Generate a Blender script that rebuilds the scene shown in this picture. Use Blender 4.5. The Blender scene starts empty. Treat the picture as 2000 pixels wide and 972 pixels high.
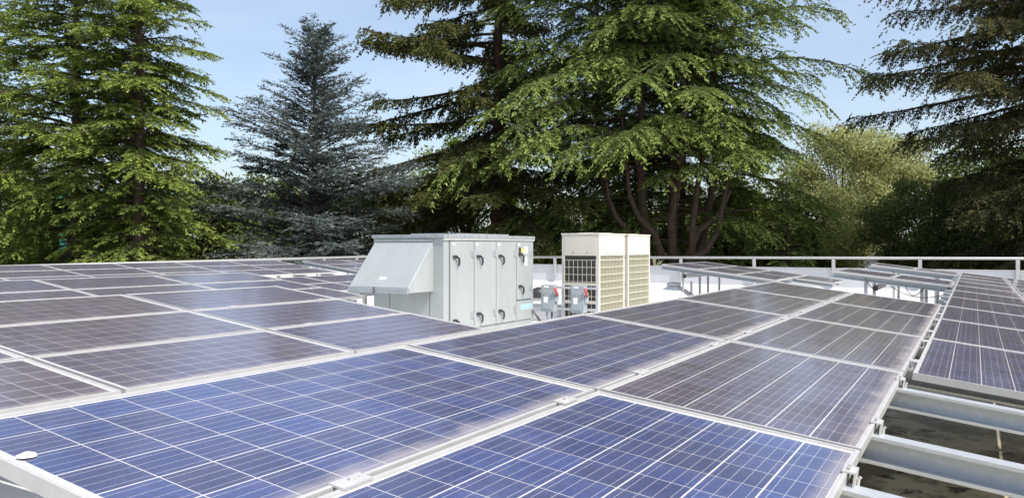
import bpy, bmesh, math, random
import numpy as np
from mathutils import Vector, Matrix

R = math.radians
rng = np.random.default_rng(7)
random.seed(7)
sc = bpy.context.scene
col = sc.collection

# ------------------------------------------------------------------ camera, sky, sun, exposure
ROOF = 0.0                      # roof membrane level
EYE = 1.65                      # camera height above the roof
GROUND = -4.6
FPX = 1547.5                    # focal length in pixels of the 2000 px wide photograph
cam_d = bpy.data.cameras.new('camera')
cam_d.sensor_width = 36
cam_d.lens = 36 * FPX / 2000
cam_d.clip_start = 0.05
cam_d.clip_end = 3000
cam = bpy.data.objects.new('camera', cam_d)
col.objects.link(cam)
cam.location = (0, 0, EYE)
cam.rotation_euler = (R(90 - 0.17), 0, 0)
sc.camera = cam

YAW = R(30.26)                  # the arrays run 30 degrees to the right of the view
TILT = R(6.88)
H = Vector((math.cos(YAW), -math.sin(YAW), 0))     # across the arrays, downhill
V = Vector((math.sin(YAW), math.cos(YAW), 0))      # along the arrays

SUN_EL, SUN_TURN = R(56), R(16)
to_sun_h = (H * math.cos(SUN_TURN) - V * math.sin(SUN_TURN)).normalized()
to_sun = (to_sun_h * math.cos(SUN_EL) + Vector((0, 0, math.sin(SUN_EL)))).normalized()

world = bpy.data.worlds.new('World')
sc.world = world
world.use_nodes = True
wn = world.node_tree.nodes
wl = world.node_tree.links
sky = wn.new('ShaderNodeTexSky')
sky.sky_type = 'NISHITA'
sky.sun_disc = False
sky.sun_elevation = SUN_EL
sky.sun_rotation = math.atan2(to_sun_h.x, to_sun_h.y)
sky.air_density = 1.0
sky.dust_density = 2.4
sky.ozone_density = 0.9
bg = wn['Background']
bg.inputs['Strength'].default_value = 0.15
# faint high cirrus all over the sky
w_tc = wn.new('ShaderNodeTexCoord')
w_mp = wn.new('ShaderNodeMapping'); w_mp.inputs['Scale'].default_value = (1.2, 3.0, 7.0); w_mp.inputs['Rotation'].default_value = (0.15, 0.1, 0.5)
wl.new(w_tc.outputs['Generated'], w_mp.inputs['Vector'])
w_nz = wn.new('ShaderNodeTexNoise'); w_nz.inputs['Scale'].default_value = 2.2; w_nz.inputs['Detail'].default_value = 7; w_nz.inputs['Roughness'].default_value = 0.6
wl.new(w_mp.outputs[0], w_nz.inputs['Vector'])
w_mr = wn.new('ShaderNodeMapRange'); w_mr.inputs['From Min'].default_value = 0.45; w_mr.inputs['From Max'].default_value = 0.8
w_mr.inputs['To Min'].default_value = 0.12; w_mr.inputs['To Max'].default_value = 0.26
wl.new(w_nz.outputs['Fac'], w_mr.inputs['Value'])
w_mx = wn.new('ShaderNodeMix'); w_mx.data_type = 'RGBA'
w_mx.inputs['B'].default_value = (5.6, 6.0, 6.6, 1)
wl.new(w_mr.outputs[0], w_mx.inputs['Factor']); wl.new(sky.outputs[0], w_mx.inputs['A'])
wl.new(w_mx.outputs['Result'], bg.inputs['Color'])

sun_d = bpy.data.lights.new('sun', 'SUN')
sun_d.energy = 4.3
sun_d.angle = R(0.53)
sun_d.color = (1.0, 0.95, 0.87)
sun = bpy.data.objects.new('sun', sun_d)
col.objects.link(sun)
sun.rotation_euler = (-to_sun).to_track_quat('-Z', 'Y').to_euler()

sc.view_settings.view_transform = 'Standard'
sc.view_settings.look = 'None'
sc.view_settings.exposure = 0.45
sc.view_settings.gamma = 1
sc.cycles.max_bounces = 6
sc.cycles.transparent_max_bounces = 10

# ------------------------------------------------------------------ helpers
def hv(h, v, z=0.0):
    return H * h + V * v + Vector((0, 0, z))

def px_at(px, depth):           # plan position of a thing seen at column px, depth metres ahead
    return Vector(((px - 1000) / FPX * depth, depth, 0))

def v_at(px, h):                # position along V of a plane h seen at column px
    x = (px - 1000) / FPX
    d = h / (x * H.x + H.y)
    return d * (x * V.x + V.y)

def h_at(px, v):
    x = (px - 1000) / FPX
    d = v / (x * V.x + V.y)
    return d * (x * H.x + H.y)

def tag(o, label=None, cat=None, group=None, kind=None):
    if label: o['label'] = label
    if cat: o['category'] = cat
    if group: o['group'] = group
    if kind: o['kind'] = kind
    return o

def empty(name, loc=(0, 0, 0), rot=(0, 0, 0), parent=None):
    o = bpy.data.objects.new(name, None)
    o.empty_display_size = 0.1
    col.objects.link(o)
    o.location = loc
    o.rotation_euler = rot
    if parent: o.parent = parent
    return o

class MB:
    """collects boxes, prisms, tubes into one mesh"""
    def __init__(s):
        s.v, s.f, s.m = [], [], []
    def add(s, vs, fs, mi=0):
        b = len(s.v)
        s.v += [tuple(p) for p in vs]
        s.f += [tuple(b + i for i in f) for f in fs]
        s.m += [mi] * len(fs)
        return s
    def box(s, x0, x1, y0, y1, z0, z1, mi=0):
        vs = [(x, y, z) for z in (z0, z1) for y in (y0, y1) for x in (x0, x1)]
        fs = [(0, 2, 3, 1), (4, 5, 7, 6), (0, 1, 5, 4), (2, 6, 7, 3), (0, 4, 6, 2), (1, 3, 7, 5)]
        return s.add(vs, fs, mi)
    def prism(s, poly, axis, a, b, mi=0):
        """poly: 2-D outline; axis: 0/1/2 extrusion axis from a to b"""
        def mk(p, t):
            q = [p[0], p[1]]
            q.insert(axis, t)
            return q
        n = len(poly)
        vs = [mk(p, a) for p in poly] + [mk(p, b) for p in poly]
        fs = [tuple(range(n)), tuple(range(2 * n - 1, n - 1, -1))]
        fs += [(i, (i + 1) % n + 0, (i + 1) % n + n, i + n) for i in range(n)]
        return s.add(vs, fs, mi)
    def tube(s, pts, rads, n=8, mi=0, cap=True):
        pts = [Vector(p) for p in pts]
        if not hasattr(rads, '__len__'): rads = [rads] * len(pts)
        vs, fs = [], []
        side = None
        for i, p in enumerate(pts):
            t = (pts[min(i + 1, len(pts) - 1)] - pts[max(i - 1, 0)]).normalized()
            if side is None:
                side = t.orthogonal().normalized()
            side = (side - t * side.dot(t)).normalized()
            up = t.cross(side)
            for k in range(n):
                a = 2 * math.pi * k / n
                vs.append(p + (side * math.cos(a) + up * math.sin(a)) * rads[i])
        for i in range(len(pts) - 1):
            for k in range(n):
                k2 = (k + 1) % n
                fs.append((i * n + k, i * n + k2, (i + 1) * n + k2, (i + 1) * n + k))
        if cap:
            fs.append(tuple(range(n - 1, -1, -1)))
            fs.append(tuple((len(pts) - 1) * n + k for k in range(n)))
        return s.add(vs, fs, mi)
    def mesh(s, name, mats, bevel=0, smooth=False):
        me = bpy.data.meshes.new(name)
        me.from_pydata(s.v, [], s.f)
        if not isinstance(mats, (list, tuple)): mats = [mats]
        for m in mats: me.materials.append(m)
        me.polygons.foreach_set('material_index', s.m)
        bm = bmesh.new(); bm.from_mesh(me)
        bmesh.ops.recalc_face_normals(bm, faces=bm.faces)
        if bevel:
            bmesh.ops.bevel(bm, geom=[e for e in bm.edges if len(e.link_faces) == 2 and e.calc_face_angle(0) > 0.6],
                            offset=bevel, segments=2, affect='EDGES', profile=0.7, clamp_overlap=True)
        bm.to_mesh(me); bm.free()
        if smooth: me.polygons.foreach_set('use_smooth', [True] * len(me.polygons))
        return me
    def build(s, name, mats, parent=None, loc=(0, 0, 0), rot=(0, 0, 0), bevel=0, smooth=False):
        return link(name, s.mesh(name, mats, bevel, smooth), parent, loc, rot)

def link(name, me, parent=None, loc=(0, 0, 0), rot=(0, 0, 0)):
    o = bpy.data.objects.new(name, me)
    col.objects.link(o)
    o.location = loc
    o.rotation_euler = rot
    if parent: o.parent = parent
    return o

ORD = ['nearest', 'second', 'third', 'fourth', 'fifth', 'sixth', 'seventh', 'eighth', 'ninth', 'tenth', 'eleventh',
       'twelfth', 'thirteenth', 'fourteenth', 'fifteenth', 'sixteenth', 'seventeenth', 'eighteenth', 'nineteenth', 'twentieth', 'twenty-first', 'twenty-second', 'twenty-third', 'twenty-fourth']

# ------------------------------------------------------------------ materials
def mat(name, color=(0.5, 0.5, 0.5), rough=0.6, metal=0.0, spec=0.5, noise=0.0, nscale=4.0, ncol=None, bump=0.0, bscale=60.0, stretch=None):
    m = bpy.data.materials.new(name)
    m.use_nodes = True
    n, l = m.node_tree.nodes, m.node_tree.links
    b = n['Principled BSDF']
    b.inputs['Base Color'].default_value = (*color, 1)
    b.inputs['Roughness'].default_value = rough
    b.inputs['Metallic'].default_value = metal
    b.inputs['Specular IOR Level'].default_value = spec
    if noise or bump:
        tc = n.new('ShaderNodeTexCoord')
        mp = n.new('ShaderNodeMapping')
        if stretch: mp.inputs['Scale'].default_value = stretch
        l.new(tc.outputs['Object'], mp.inputs['Vector'])
    if noise:
        t = n.new('ShaderNodeTexNoise')
        t.inputs['Scale'].default_value = nscale
        t.inputs['Detail'].default_value = 6
        t.inputs['Roughness'].default_value = 0.62
        l.new(mp.outputs[0], t.inputs['Vector'])
        r = n.new('ShaderNodeValToRGB')
        r.color_ramp.elements[0].position = 0.36
        r.color_ramp.elements[1].position = 0.68
        c2 = ncol or tuple(c * (1 - noise) for c in color)
        r.color_ramp.elements[0].color = (*c2, 1)
        r.color_ramp.elements[1].color = (*color, 1)
        l.new(t.outputs['Fac'], r.inputs[0])
        l.new(r.outputs[0], b.inputs['Base Color'])
    if bump:
        t2 = n.new('ShaderNodeTexNoise')
        t2.inputs['Scale'].default_value = bscale
        t2.inputs['Detail'].default_value = 4
        l.new(mp.outputs[0], t2.inputs['Vector'])
        bp = n.new('ShaderNodeBump')
        bp.inputs['Strength'].default_value = bump
        bp.inputs['Distance'].default_value = 0.02
        l.new(t2.outputs['Fac'], bp.inputs['Height'])
        l.new(bp.outputs[0], b.inputs['Normal'])
    return m

M = {}
M['alu'] = mat('anodised_aluminium', (0.56, 0.555, 0.545), 0.42, 0.3, noise=0.12, nscale=9)
M['steel'] = mat('galvanised_steel', (0.56, 0.59, 0.62), 0.38, 0.45, noise=0.12, nscale=22)
M['post'] = mat('painted_post', (0.60, 0.60, 0.58), 0.5, 0.2, noise=0.15, nscale=6)
M['rail'] = mat('rail_paint', (0.47, 0.47, 0.46), 0.5, 0.2, noise=0.15, nscale=6)
M['ahu'] = mat('galvanised_sheet', (0.45, 0.48, 0.475), 0.42, 0.35, noise=0.10, nscale=5, stretch=(1, 1, 0.35))
M['ahu_trim'] = mat('galvanised_trim', (0.42, 0.45, 0.46), 0.4, 0.4, noise=0.15, nscale=9)
M['seam'] = mat('dark_seam', (0.12, 0.125, 0.13), 0.7)
M['black'] = mat('black_plastic', (0.035, 0.036, 0.038), 0.4)
M['cream'] = mat('cream_enamel', (0.62, 0.585, 0.51), 0.45, noise=0.06, nscale=3)
M['wire'] = mat('cream_wire', (0.72, 0.68, 0.58), 0.5)
M['coil'] = mat('coil_fins', (0.30, 0.285, 0.19), 0.6, 0.2, noise=0.35, nscale=14, stretch=(6, 6, 0.6))
M['coil_shade'] = mat('shade_toned_coil', (0.07, 0.07, 0.06), 0.6, 0.2, noise=0.5, nscale=18, stretch=(1, 1, 9))  # darker copy of the coil, shade put into its colour
M['box'] = mat('grey_enamel', (0.33, 0.37, 0.40), 0.42, 0.1, noise=0.08, nscale=8)
M['red'] = mat('red_plastic', (0.46, 0.075, 0.075), 0.45)
M['white'] = mat('white_label', (0.82, 0.82, 0.80), 0.6)
M['yellow'] = mat('yellow_label', (0.75, 0.55, 0.05), 0.5)
M['cyan'] = mat('pale_blue_logo', (0.34, 0.53, 0.58), 0.5)
M['bark_red'] = mat('redwood_bark', (0.12, 0.062, 0.042), 0.9, noise=0.6, nscale=5, stretch=(3, 3, 0.4), bump=0.8, bscale=9)
M['bark'] = mat('cedar_bark', (0.13, 0.085, 0.065), 0.9, noise=0.55, nscale=5, stretch=(2.5, 2.5, 0.5), bump=0.8, bscale=9)
M['bark_grey'] = mat('grey_bark', (0.14, 0.12, 0.10), 0.9, noise=0.5, nscale=5, bump=0.6, bscale=9)
M['ground'] = mat('dry_grass_ground', (0.16, 0.15, 0.07), 0.95, noise=0.5, nscale=0.35, bump=0.4, bscale=4)
M['siding'] = mat('pink_siding', (0.60, 0.50, 0.46), 0.7, noise=0.1, nscale=2)
M['trim'] = mat('white_trim', (0.75, 0.74, 0.72), 0.6)
M['shingle'] = mat('grey_shingle', (0.22, 0.20, 0.19), 0.9, noise=0.4, nscale=5)
M['teal'] = mat('green_wall', (0.03, 0.20, 0.15), 0.6, noise=0.2, nscale=1.5)
M['pane'] = mat('window_glass', (0.03, 0.04, 0.05), 0.08)
M['rubber'] = mat('grey_sealant', (0.45, 0.45, 0.44), 0.8)

def roof_material():
    m = bpy.data.materials.new('roof_membrane')
    m.use_nodes = True
    n, l = m.node_tree.nodes, m.node_tree.links
    b = n['Principled BSDF']
    b.inputs['Roughness'].default_value = 0.6
    tc = n.new('ShaderNodeTexCoord')
    def noise(scale, detail, stretch=None):
        t = n.new('ShaderNodeTexNoise'); t.inputs['Scale'].default_value = scale
        t.inputs['Detail'].default_value = detail; t.inputs['Roughness'].default_value = 0.65
        l.new(tc.outputs['Object'], t.inputs['Vector'])
        return t.outputs['Fac']
    def ramp(src, p0, p1):
        r = n.new('ShaderNodeMapRange'); r.interpolation_type = 'SMOOTHSTEP'
        r.inputs['From Min'].default_value = p0; r.inputs['From Max'].default_value = p1
        l.new(src, r.inputs['Value']); return r.outputs[0]
    def mix(a, bb, fac):
        x = n.new('ShaderNodeMix'); x.data_type = 'RGBA'
        for sock, val in ((x.inputs['A'], a), (x.inputs['B'], bb)):
            if isinstance(val, tuple): sock.default_value = (*val, 1)
            else: l.new(val, sock)
        l.new(fac, x.inputs['Factor']); return x.outputs['Result']
    # the membrane is filthy where leaves and water collect below the front arrays (object X = across, Y = along)
    sep = n.new('ShaderNodeSeparateXYZ'); l.new(tc.outputs['Object'], sep.inputs[0])
    zone = ramp(sep.outputs['X'], -3.2, -1.2)
    zy = n.new('ShaderNodeMapRange'); zy.inputs['From Min'].default_value = 13; zy.inputs['From Max'].default_value = 7
    l.new(sep.outputs['Y'], zy.inputs['Value'])
    mul = n.new('ShaderNodeMath'); mul.operation = 'MULTIPLY'; l.new(zone, mul.inputs[0]); l.new(zy.outputs[0], mul.inputs[1])
    light = mix((0.62, 0.62, 0.62), (0.50, 0.50, 0.48), ramp(noise(0.7, 5), 0.45, 0.75))
    dirt = mix((0.50, 0.44, 0.29), (0.16, 0.135, 0.075), ramp(noise(1.9, 9), 0.43, 0.57))
    dirt = mix(dirt, (0.03, 0.027, 0.02), ramp(noise(3.4, 9), 0.56, 0.62))
    l.new(mix(light, dirt, mul.outputs[0]), b.inputs['Base Color'])
    bp = n.new('ShaderNodeBump'); bp.inputs['Strength'].default_value = 0.25; bp.inputs['Distance'].default_value = 0.03
    l.new(noise(6, 5), bp.inputs['Height']); l.new(bp.outputs[0], b.inputs['Normal'])
    return m
M['roof'] = roof_material()
M['parapet'] = mat('white_parapet', (0.57, 0.57, 0.58), 0.6, noise=0.08, nscale=1.2)

def cell_material():
    m = bpy.data.materials.new('polycrystalline_cell')
    m.use_nodes = True
    n, l = m.node_tree.nodes, m.node_tree.links
    b = n['Principled BSDF']
    b.inputs['Roughness'].default_value = 0.45
    b.inputs['Specular IOR Level'].default_value = 0.2
    uv = n.new('ShaderNodeUVMap'); uv.uv_map = 'cell'
    oi = n.new('ShaderNodeObjectInfo')
    at = n.new('ShaderNodeAttribute'); at.attribute_type = 'GEOMETRY'; at.attribute_name = 'crand'
    ti = n.new('ShaderNodeAttribute'); ti.attribute_type = 'OBJECT'; ti.attribute_name = 'tint'
    add = n.new('ShaderNodeMath'); add.operation = 'ADD'
    l.new(oi.outputs['Random'], add.inputs[0]); l.new(at.outputs['Fac'], add.inputs[1])
    fr = n.new('ShaderNodeMath'); fr.operation = 'FRACT'; l.new(add.outputs[0], fr.inputs[0])
    # crystal flakes
    off = n.new('ShaderNodeVectorMath'); off.operation = 'ADD'
    comb = n.new('ShaderNodeCombineXYZ')
    k = n.new('ShaderNodeMath'); k.operation = 'MULTIPLY'; k.inputs[1].default_value = 37.0; l.new(fr.outputs[0], k.inputs[0])
    l.new(k.outputs[0], comb.inputs[0]); l.new(k.outputs[0], comb.inputs[2])
    l.new(uv.outputs[0], off.inputs[0]); l.new(comb.outputs[0], off.inputs[1])
    vo = n.new('ShaderNodeTexVoronoi'); vo.inputs['Scale'].default_value = 13
    l.new(off.outputs[0], vo.inputs['Vector'])
    sv = n.new('ShaderNodeSeparateColor'); l.new(vo.outputs['Color'], sv.inputs[0])
    # per cell and per flake brightness
    mr = n.new('ShaderNodeMapRange'); mr.inputs['To Min'].default_value = 0.74; mr.inputs['To Max'].default_value = 1.26
    l.new(fr.outputs[0], mr.inputs['Value'])
    mf = n.new('ShaderNodeMapRange'); mf.inputs['To Min'].default_value = 0.80; mf.inputs['To Max'].default_value = 1.20
    l.new(sv.outputs[0], mf.inputs['Value'])
    mm = n.new('ShaderNodeMath'); mm.operation = 'MULTIPLY'; l.new(mr.outputs[0], mm.inputs[0]); l.new(mf.outputs[0], mm.inputs[1])
    base = n.new('ShaderNodeMix'); base.data_type = 'RGBA'
    base.inputs['A'].default_value = (0.020, 0.046, 0.170, 1)      # blue batch
    base.inputs['B'].default_value = (0.079, 0.064, 0.092, 1)      # violet-brown batch
    l.new(ti.outputs['Fac'], base.inputs['Factor'])
    sc_ = n.new('ShaderNodeVectorMath'); sc_.operation = 'SCALE'
    l.new(base.outputs['Result'], sc_.inputs[0]); l.new(mm.outputs[0], sc_.inputs['Scale'])
    # four busbars printed along the cell
    su = n.new('ShaderNodeSeparateXYZ'); l.new(uv.outputs[0], su.inputs[0])
    f4 = n.new('ShaderNodeMath'); f4.operation = 'MULTIPLY'; f4.inputs[1].default_value = 4; l.new(su.outputs['X'], f4.inputs[0])
    ff = n.new('ShaderNodeMath'); ff.operation = 'FRACT'; l.new(f4.outputs[0], ff.inputs[0])
    s5 = n.new('ShaderNodeMath'); s5.operation = 'SUBTRACT'; s5.inputs[1].default_value = 0.5; l.new(ff.outputs[0], s5.inputs[0])
    ab = n.new('ShaderNodeMath'); ab.operation = 'ABSOLUTE'; l.new(s5.outputs[0], ab.inputs[0])
    lt = n.new('ShaderNodeMath'); lt.operation = 'LESS_THAN'; lt.inputs[1].default_value = 0.022; l.new(ab.outputs[0], lt.inputs[0])
    bus = n.new('ShaderNodeMix'); bus.data_type = 'RGBA'
    bus.inputs['B'].default_value = (0.42, 0.44, 0.50, 1)
    l.new(sc_.outputs[0], bus.inputs['A']); l.new(lt.outputs[0], bus.inputs['Factor'])
    l.new(bus.outputs['Result'], b.inputs['Base Color'])
    return m
M['cell'] = cell_material()
M['backsheet'] = mat('white_backsheet', (0.66, 0.66, 0.68), 0.6)

def glass_material():
    m = bpy.data.materials.new('dusty_solar_glass')
    m.use_nodes = True
    n, l = m.node_tree.nodes, m.node_tree.links
    n.remove(n['Principled BSDF'])
    out = n['Material Output']
    tr = n.new('ShaderNodeBsdfTransparent'); tr.inputs[0].default_value = (0.97, 0.98, 0.98, 1)
    gl = n.new('ShaderNodeBsdfGlossy'); gl.inputs['Roughness'].default_value = 0.11
    gl.inputs['Color'].default_value = (0.92, 0.92, 0.95, 1)
    fre = n.new('ShaderNodeFresnel'); fre.inputs['IOR'].default_value = 1.36
    mx = n.new('ShaderNodeMixShader')
    l.new(fre.outputs[0], mx.inputs[0]); l.new(tr.outputs[0], mx.inputs[1]); l.new(gl.outputs[0], mx.inputs[2])
    # dust film, thicker in a band along the downhill edge where rain leaves it
    tc = n.new('ShaderNodeTexCoord')
    sp = n.new('ShaderNodeSeparateXYZ'); l.new(tc.outputs['Object'], sp.inputs[0])
    nz = n.new('ShaderNodeTexNoise'); nz.inputs['Scale'].default_value = 5; nz.inputs['Detail'].default_value = 6
    l.new(tc.outputs['Object'], nz.inputs['Vector'])
    wob = n.new('ShaderNodeMath'); wob.operation = 'MULTIPLY_ADD'; wob.inputs[1].default_value = 0.10
    l.new(nz.outputs['Fac'], wob.inputs[0]); l.new(sp.outputs['X'], wob.inputs[2])
    ed = n.new('ShaderNodeMapRange'); ed.interpolation_type = 'SMOOTHERSTEP'
    ed.inputs['From Min'].default_value = 0.93; ed.inputs['From Max'].default_value = 1.05
    ed.inputs['To Min'].default_value = 0.0; ed.inputs['To Max'].default_value = 0.30
    l.new(wob.outputs[0], ed.inputs['Value'])
    film = n.new('ShaderNodeMapRange')
    film.inputs['From Min'].default_value = 0.3; film.inputs['From Max'].default_value = 0.7
    film.inputs['To Min'].default_value = 0.045; film.inputs['To Max'].default_value = 0.08
    l.new(nz.outputs['Fac'], film.inputs['Value'])
    sm = n.new('ShaderNodeMath'); sm.operation = 'ADD'; sm.use_clamp = True
    l.new(ed.outputs[0], sm.inputs[0]); l.new(film.outputs[0], sm.inputs[1])
    di = n.new('ShaderNodeBsdfDiffuse'); di.inputs[0].default_value = (0.58, 0.53, 0.52, 1)
    mx2 = n.new('ShaderNodeMixShader')
    l.new(sm.outputs[0], mx2.inputs[0]); l.new(mx.outputs[0], mx2.inputs[1]); l.new(di.outputs[0], mx2.inputs[2])
    l.new(mx2.outputs[0], out.inputs['Surface'])
    return m
M['glass'] = glass_material()

def leaf_material(name, dark, light, trans=0.25):
    m = bpy.data.materials.new(name)
    m.use_nodes = True
    n, l = m.node_tree.nodes, m.node_tree.links
    n.remove(n['Principled BSDF'])
    out = n['Material Output']
    at = n.new('ShaderNodeAttribute'); at.attribute_name = 'tone'
    r = n.new('ShaderNodeValToRGB')
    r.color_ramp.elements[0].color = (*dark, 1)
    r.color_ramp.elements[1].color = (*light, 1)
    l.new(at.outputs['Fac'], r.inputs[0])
    d = n.new('ShaderNodeBsdfDiffuse'); t = n.new('ShaderNodeBsdfTranslucent')
    l.new(r.outputs[0], d.inputs[0]); l.new(r.outputs[0], t.inputs[0])
    mx = n.new('ShaderNodeMixShader'); mx.inputs[0].default_value = trans
    l.new(d.outputs[0], mx.inputs[1]); l.new(t.outputs[0], mx.inputs[2])
    l.new(mx.outputs[0], out.inputs['Surface'])
    return m

# ------------------------------------------------------------------ setting: ground, roof, parapet
RZ = (0, 0, -YAW)
gm = MB(); gm.add([(-900, -200, 0), (900, -200, 0), (900, 1500, 0), (-900, 1500, 0)], [(0, 1, 2, 3)])
tag(gm.build('ground', M['ground'], loc=(0, 0, GROUND)), kind='structure')
HL, HR, VN, VF = -22.35, 16.0, -9.0, 30.15
mb = MB(); mb.box(HL, HR, VN, VF, ROOF - 0.25, ROOF)
tag(mb.build('roof', M['roof'], rot=RZ), kind='structure')
mb = MB(); mb.box(HL + 0.05, HR - 0.05, VN + 0.05, VF - 0.05, GROUND, ROOF - 0.25)
tag(mb.build('building_wall', M['parapet'], rot=RZ), kind='structure')
PT = 0.86
mb = MB()
mb.box(HL, HL + 0.28, VN, VF - 0.28, ROOF, PT)
mb.box(HL, HR, VF - 0.28, VF, ROOF, PT)
# cant strip where the membrane turns up the wall
mb.prism([(VF - 0.28, ROOF + 0.22), (VF - 0.5, ROOF + 0.004), (VF - 0.28, ROOF + 0.004)], 0, HL + 0.3, HR)
mb.prism([(HL + 0.28, ROOF + 0.22), (HL + 0.5, ROOF + 0.004), (HL + 0.28, ROOF + 0.004)], 1, VN, VF - 0.5)
# prism axis 1 takes (x, z); prism axis 0 takes (y, z)
tag(mb.build('parapet', M['parapet'], rot=RZ), kind='structure')
mb = MB()
mb.box(HL - 0.02, HR, VF - 0.30, VF + 0.02, PT + 0.003, PT + 0.03)
mb.box(HL - 0.02, HL + 0.30, VN, VF - 0.303, PT + 0.003, PT + 0.03)
tag(mb.build('parapet_coping', M['parapet'], rot=RZ), kind='structure')

# guard rails
def rail(name, label, p0, p1, posts, zf):
    root = empty(name, (0, 0, 0), RZ)
    tag(root, label, 'railing', 'guard rails round the roof edge')
    a = Vector((p0[0], p0[1], zf(0))); b = Vector((p1[0], p1[1], zf(1)))
    MB().tube([a, b], 0.045, 10).build('top_rail', M['rail'], root, smooth=True)
    for t in posts:
        p = a.lerp(b, t)
        mb = MB().box(p.x - 0.055, p.x + 0.055, p.y - 0.04, p.y + 0.04, PT - 0.42, p.z - 0.03)
        mb.build('post', M['rail'], root, bevel=0.006)
        MB().box(p.x - 0.07, p.x + 0.07, p.y - 0.015, p.y + 0.055, PT - 0.46, PT - 0.30).build('bracket', M['steel'], root)
    return root
vr = VF - 0.36
hs = [h_at(p, vr) for p in (1084, 1205, 1330, 1473, 1628, 1797, 1988)]
hs = [hs[0] - 3 * (hs[1] - hs[0]), hs[0] - 2 * (hs[1] - hs[0]), hs[0] - (hs[1] - hs[0])] + hs + [hs[-1] + 3.2]
ha, hb = HL + 0.36, HR
rail('guard_rail', 'long white pipe guard rail along the far parapet behind the condensers', (ha, vr), (hb, vr),
     [(h - ha) / (hb - ha) for h in hs if ha < h < hb], lambda t: EYE - 0.475 + 0.16 * t)
hl = HL + 0.36
vs_ = [v_at(p, hl) for p in (544.5, 632, 696)]
vs_ = [vs_[0] - 6.6, vs_[0] - 3.3] + vs_ + [vs_[-1] + 3.2]
va, vb = 2.0, vr
rail('guard_rail', 'white pipe guard rail behind the farthest left array, running toward the hooded unit', (hl, va), (hl, vb),
     [(v - va) / (vb - va) for v in vs_ if va < v < vb], lambda t: EYE - 0.60 + 0.205 * t)

# ------------------------------------------------------------------ solar panels
PW, PLN, FH = 0.992, 1.962, 0.040
PU, PV = 1.01, 1.9913
LIP = 0.013
def ring(x0, x1, y0, y1, w, zt, zb, zi):
    mb = MB()
    o = [(x0, y0), (x1, y0), (x1, y1), (x0, y1)]
    i = [(x0 + w, y0 + w), (x1 - w, y0 + w), (x1 - w, y1 - w), (x0 + w, y1 - w)]
    vs = [(*p, zb) for p in o] + [(*p, zt) for p in o] + [(*p, zt) for p in i] + [(*p, zi) for p in i] + [(*p, zb) for p in i]
    fs = []
    for k in range(4):
        k2 = (k + 1) % 4
        fs += [(k, k2, 4 + k2, 4 + k), (4 + k, 4 + k2, 8 + k2, 8 + k), (8 + k, 8 + k2, 12 + k2, 12 + k),
               (12 + k, 12 + k2, 16 + k2, 16 + k), (16 + k, 16 + k2, k2, k)]
    mb.add(vs, fs)
    return mb
frame_me = ring(0, PW, 0, PLN, LIP, 0, -FH, -0.012).mesh('panel_frame', M['alu'])
def sheet(name, m, z, ins):
    mb = MB().add([(ins, ins, z), (PW - ins, ins, z), (PW - ins, PLN - ins, z), (ins, PLN - ins, z)], [(0, 1, 2, 3)])
    me = mb.mesh(name, m)
    return me
glass_me = sheet('panel_glass', M['glass'], -0.0025, LIP - 0.002)
back_me = sheet('panel_backsheet', M['backsheet'], -0.0070, LIP - 0.002)
CS = 0.1535
CGX, CGY = 0.0054, 0.0038
cx0 = (PW - 6 * CS - 5 * CGX) / 2
cy0 = (PLN - 12 * CS - 11 * CGY) / 2
def cell_mesh(name, cells):
    vs, fs = [], []
    for (x, y) in cells:
        b = len(vs)
        vs += [(x, y, 0), (x + CS, y, 0), (x + CS, y + CS, 0), (x, y + CS, 0)]
        fs.append((b, b + 1, b + 2, b + 3))
    me = bpy.data.meshes.new(name)
    me.from_pydata(vs, [], fs)
    uv = me.uv_layers.new(name='cell')
    uv.data.foreach_set('uv', np.tile(np.array([0, 0, 1, 0, 1, 1, 0, 1], 'f'), len(cells)))
    at = me.attributes.new('crand', 'FLOAT', 'FACE')
    at.data.foreach_set('value', rng.random(len(cells)) if len(cells) > 1 else [0.0])
    me.materials.append(M['cell'])
    return me
CELLS = [(cx0 + i * (CS + CGX), cy0 + j * (CS + CGY)) for i in range(6) for j in range(12)]
one_cell = cell_mesh('solar_cell', [(0, 0)])
sheets = [cell_mesh('cell_grid', CELLS) for _ in range(4)]
junction_me = MB().box(0.42, 0.57, 0.10, 0.22, -0.034, -0.0085).mesh('junction_box', M['black'])

def plane_loc(h0, v0, z0, u, v):
    """point on a tilted array plane: u downhill from its top edge, v metres along"""
    return hv(h0 + u * math.cos(TILT), v0 + v, EYE + z0 - u * math.sin(TILT))
PROT = Matrix.Rotation(-YAW, 3, 'Z') @ Matrix.Rotation(TILT, 3, 'Y')
PEUL = PROT.to_euler()

def panel(loc, label, group, single=False, tint=0.5, wob=0.0):
    root = empty('solar_panel', loc, PEUL)
    root.rotation_euler.y += R(wob * 0.35)
    root.rotation_euler.x += R(wob * 0.25)
    tag(root, label, 'solar panel', group)
    link('frame', frame_me, root)
    link('backsheet', back_me, root)
    if single:
        for (x, y) in CELLS:
            c = link('cell', one_cell, root, (x, y, -0.0066))
            c['tint'] = min(1, max(0, tint + random.uniform(-.08, .08)))
    else:
        c = link('cell_grid', random.choice(sheets), root, (0, 0, -0.0066))
        c['tint'] = tint
        c['kind'] = 'stuff'
    link('glass', glass_me, root)
    link('junction_box', junction_me, root)
    return root

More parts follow.
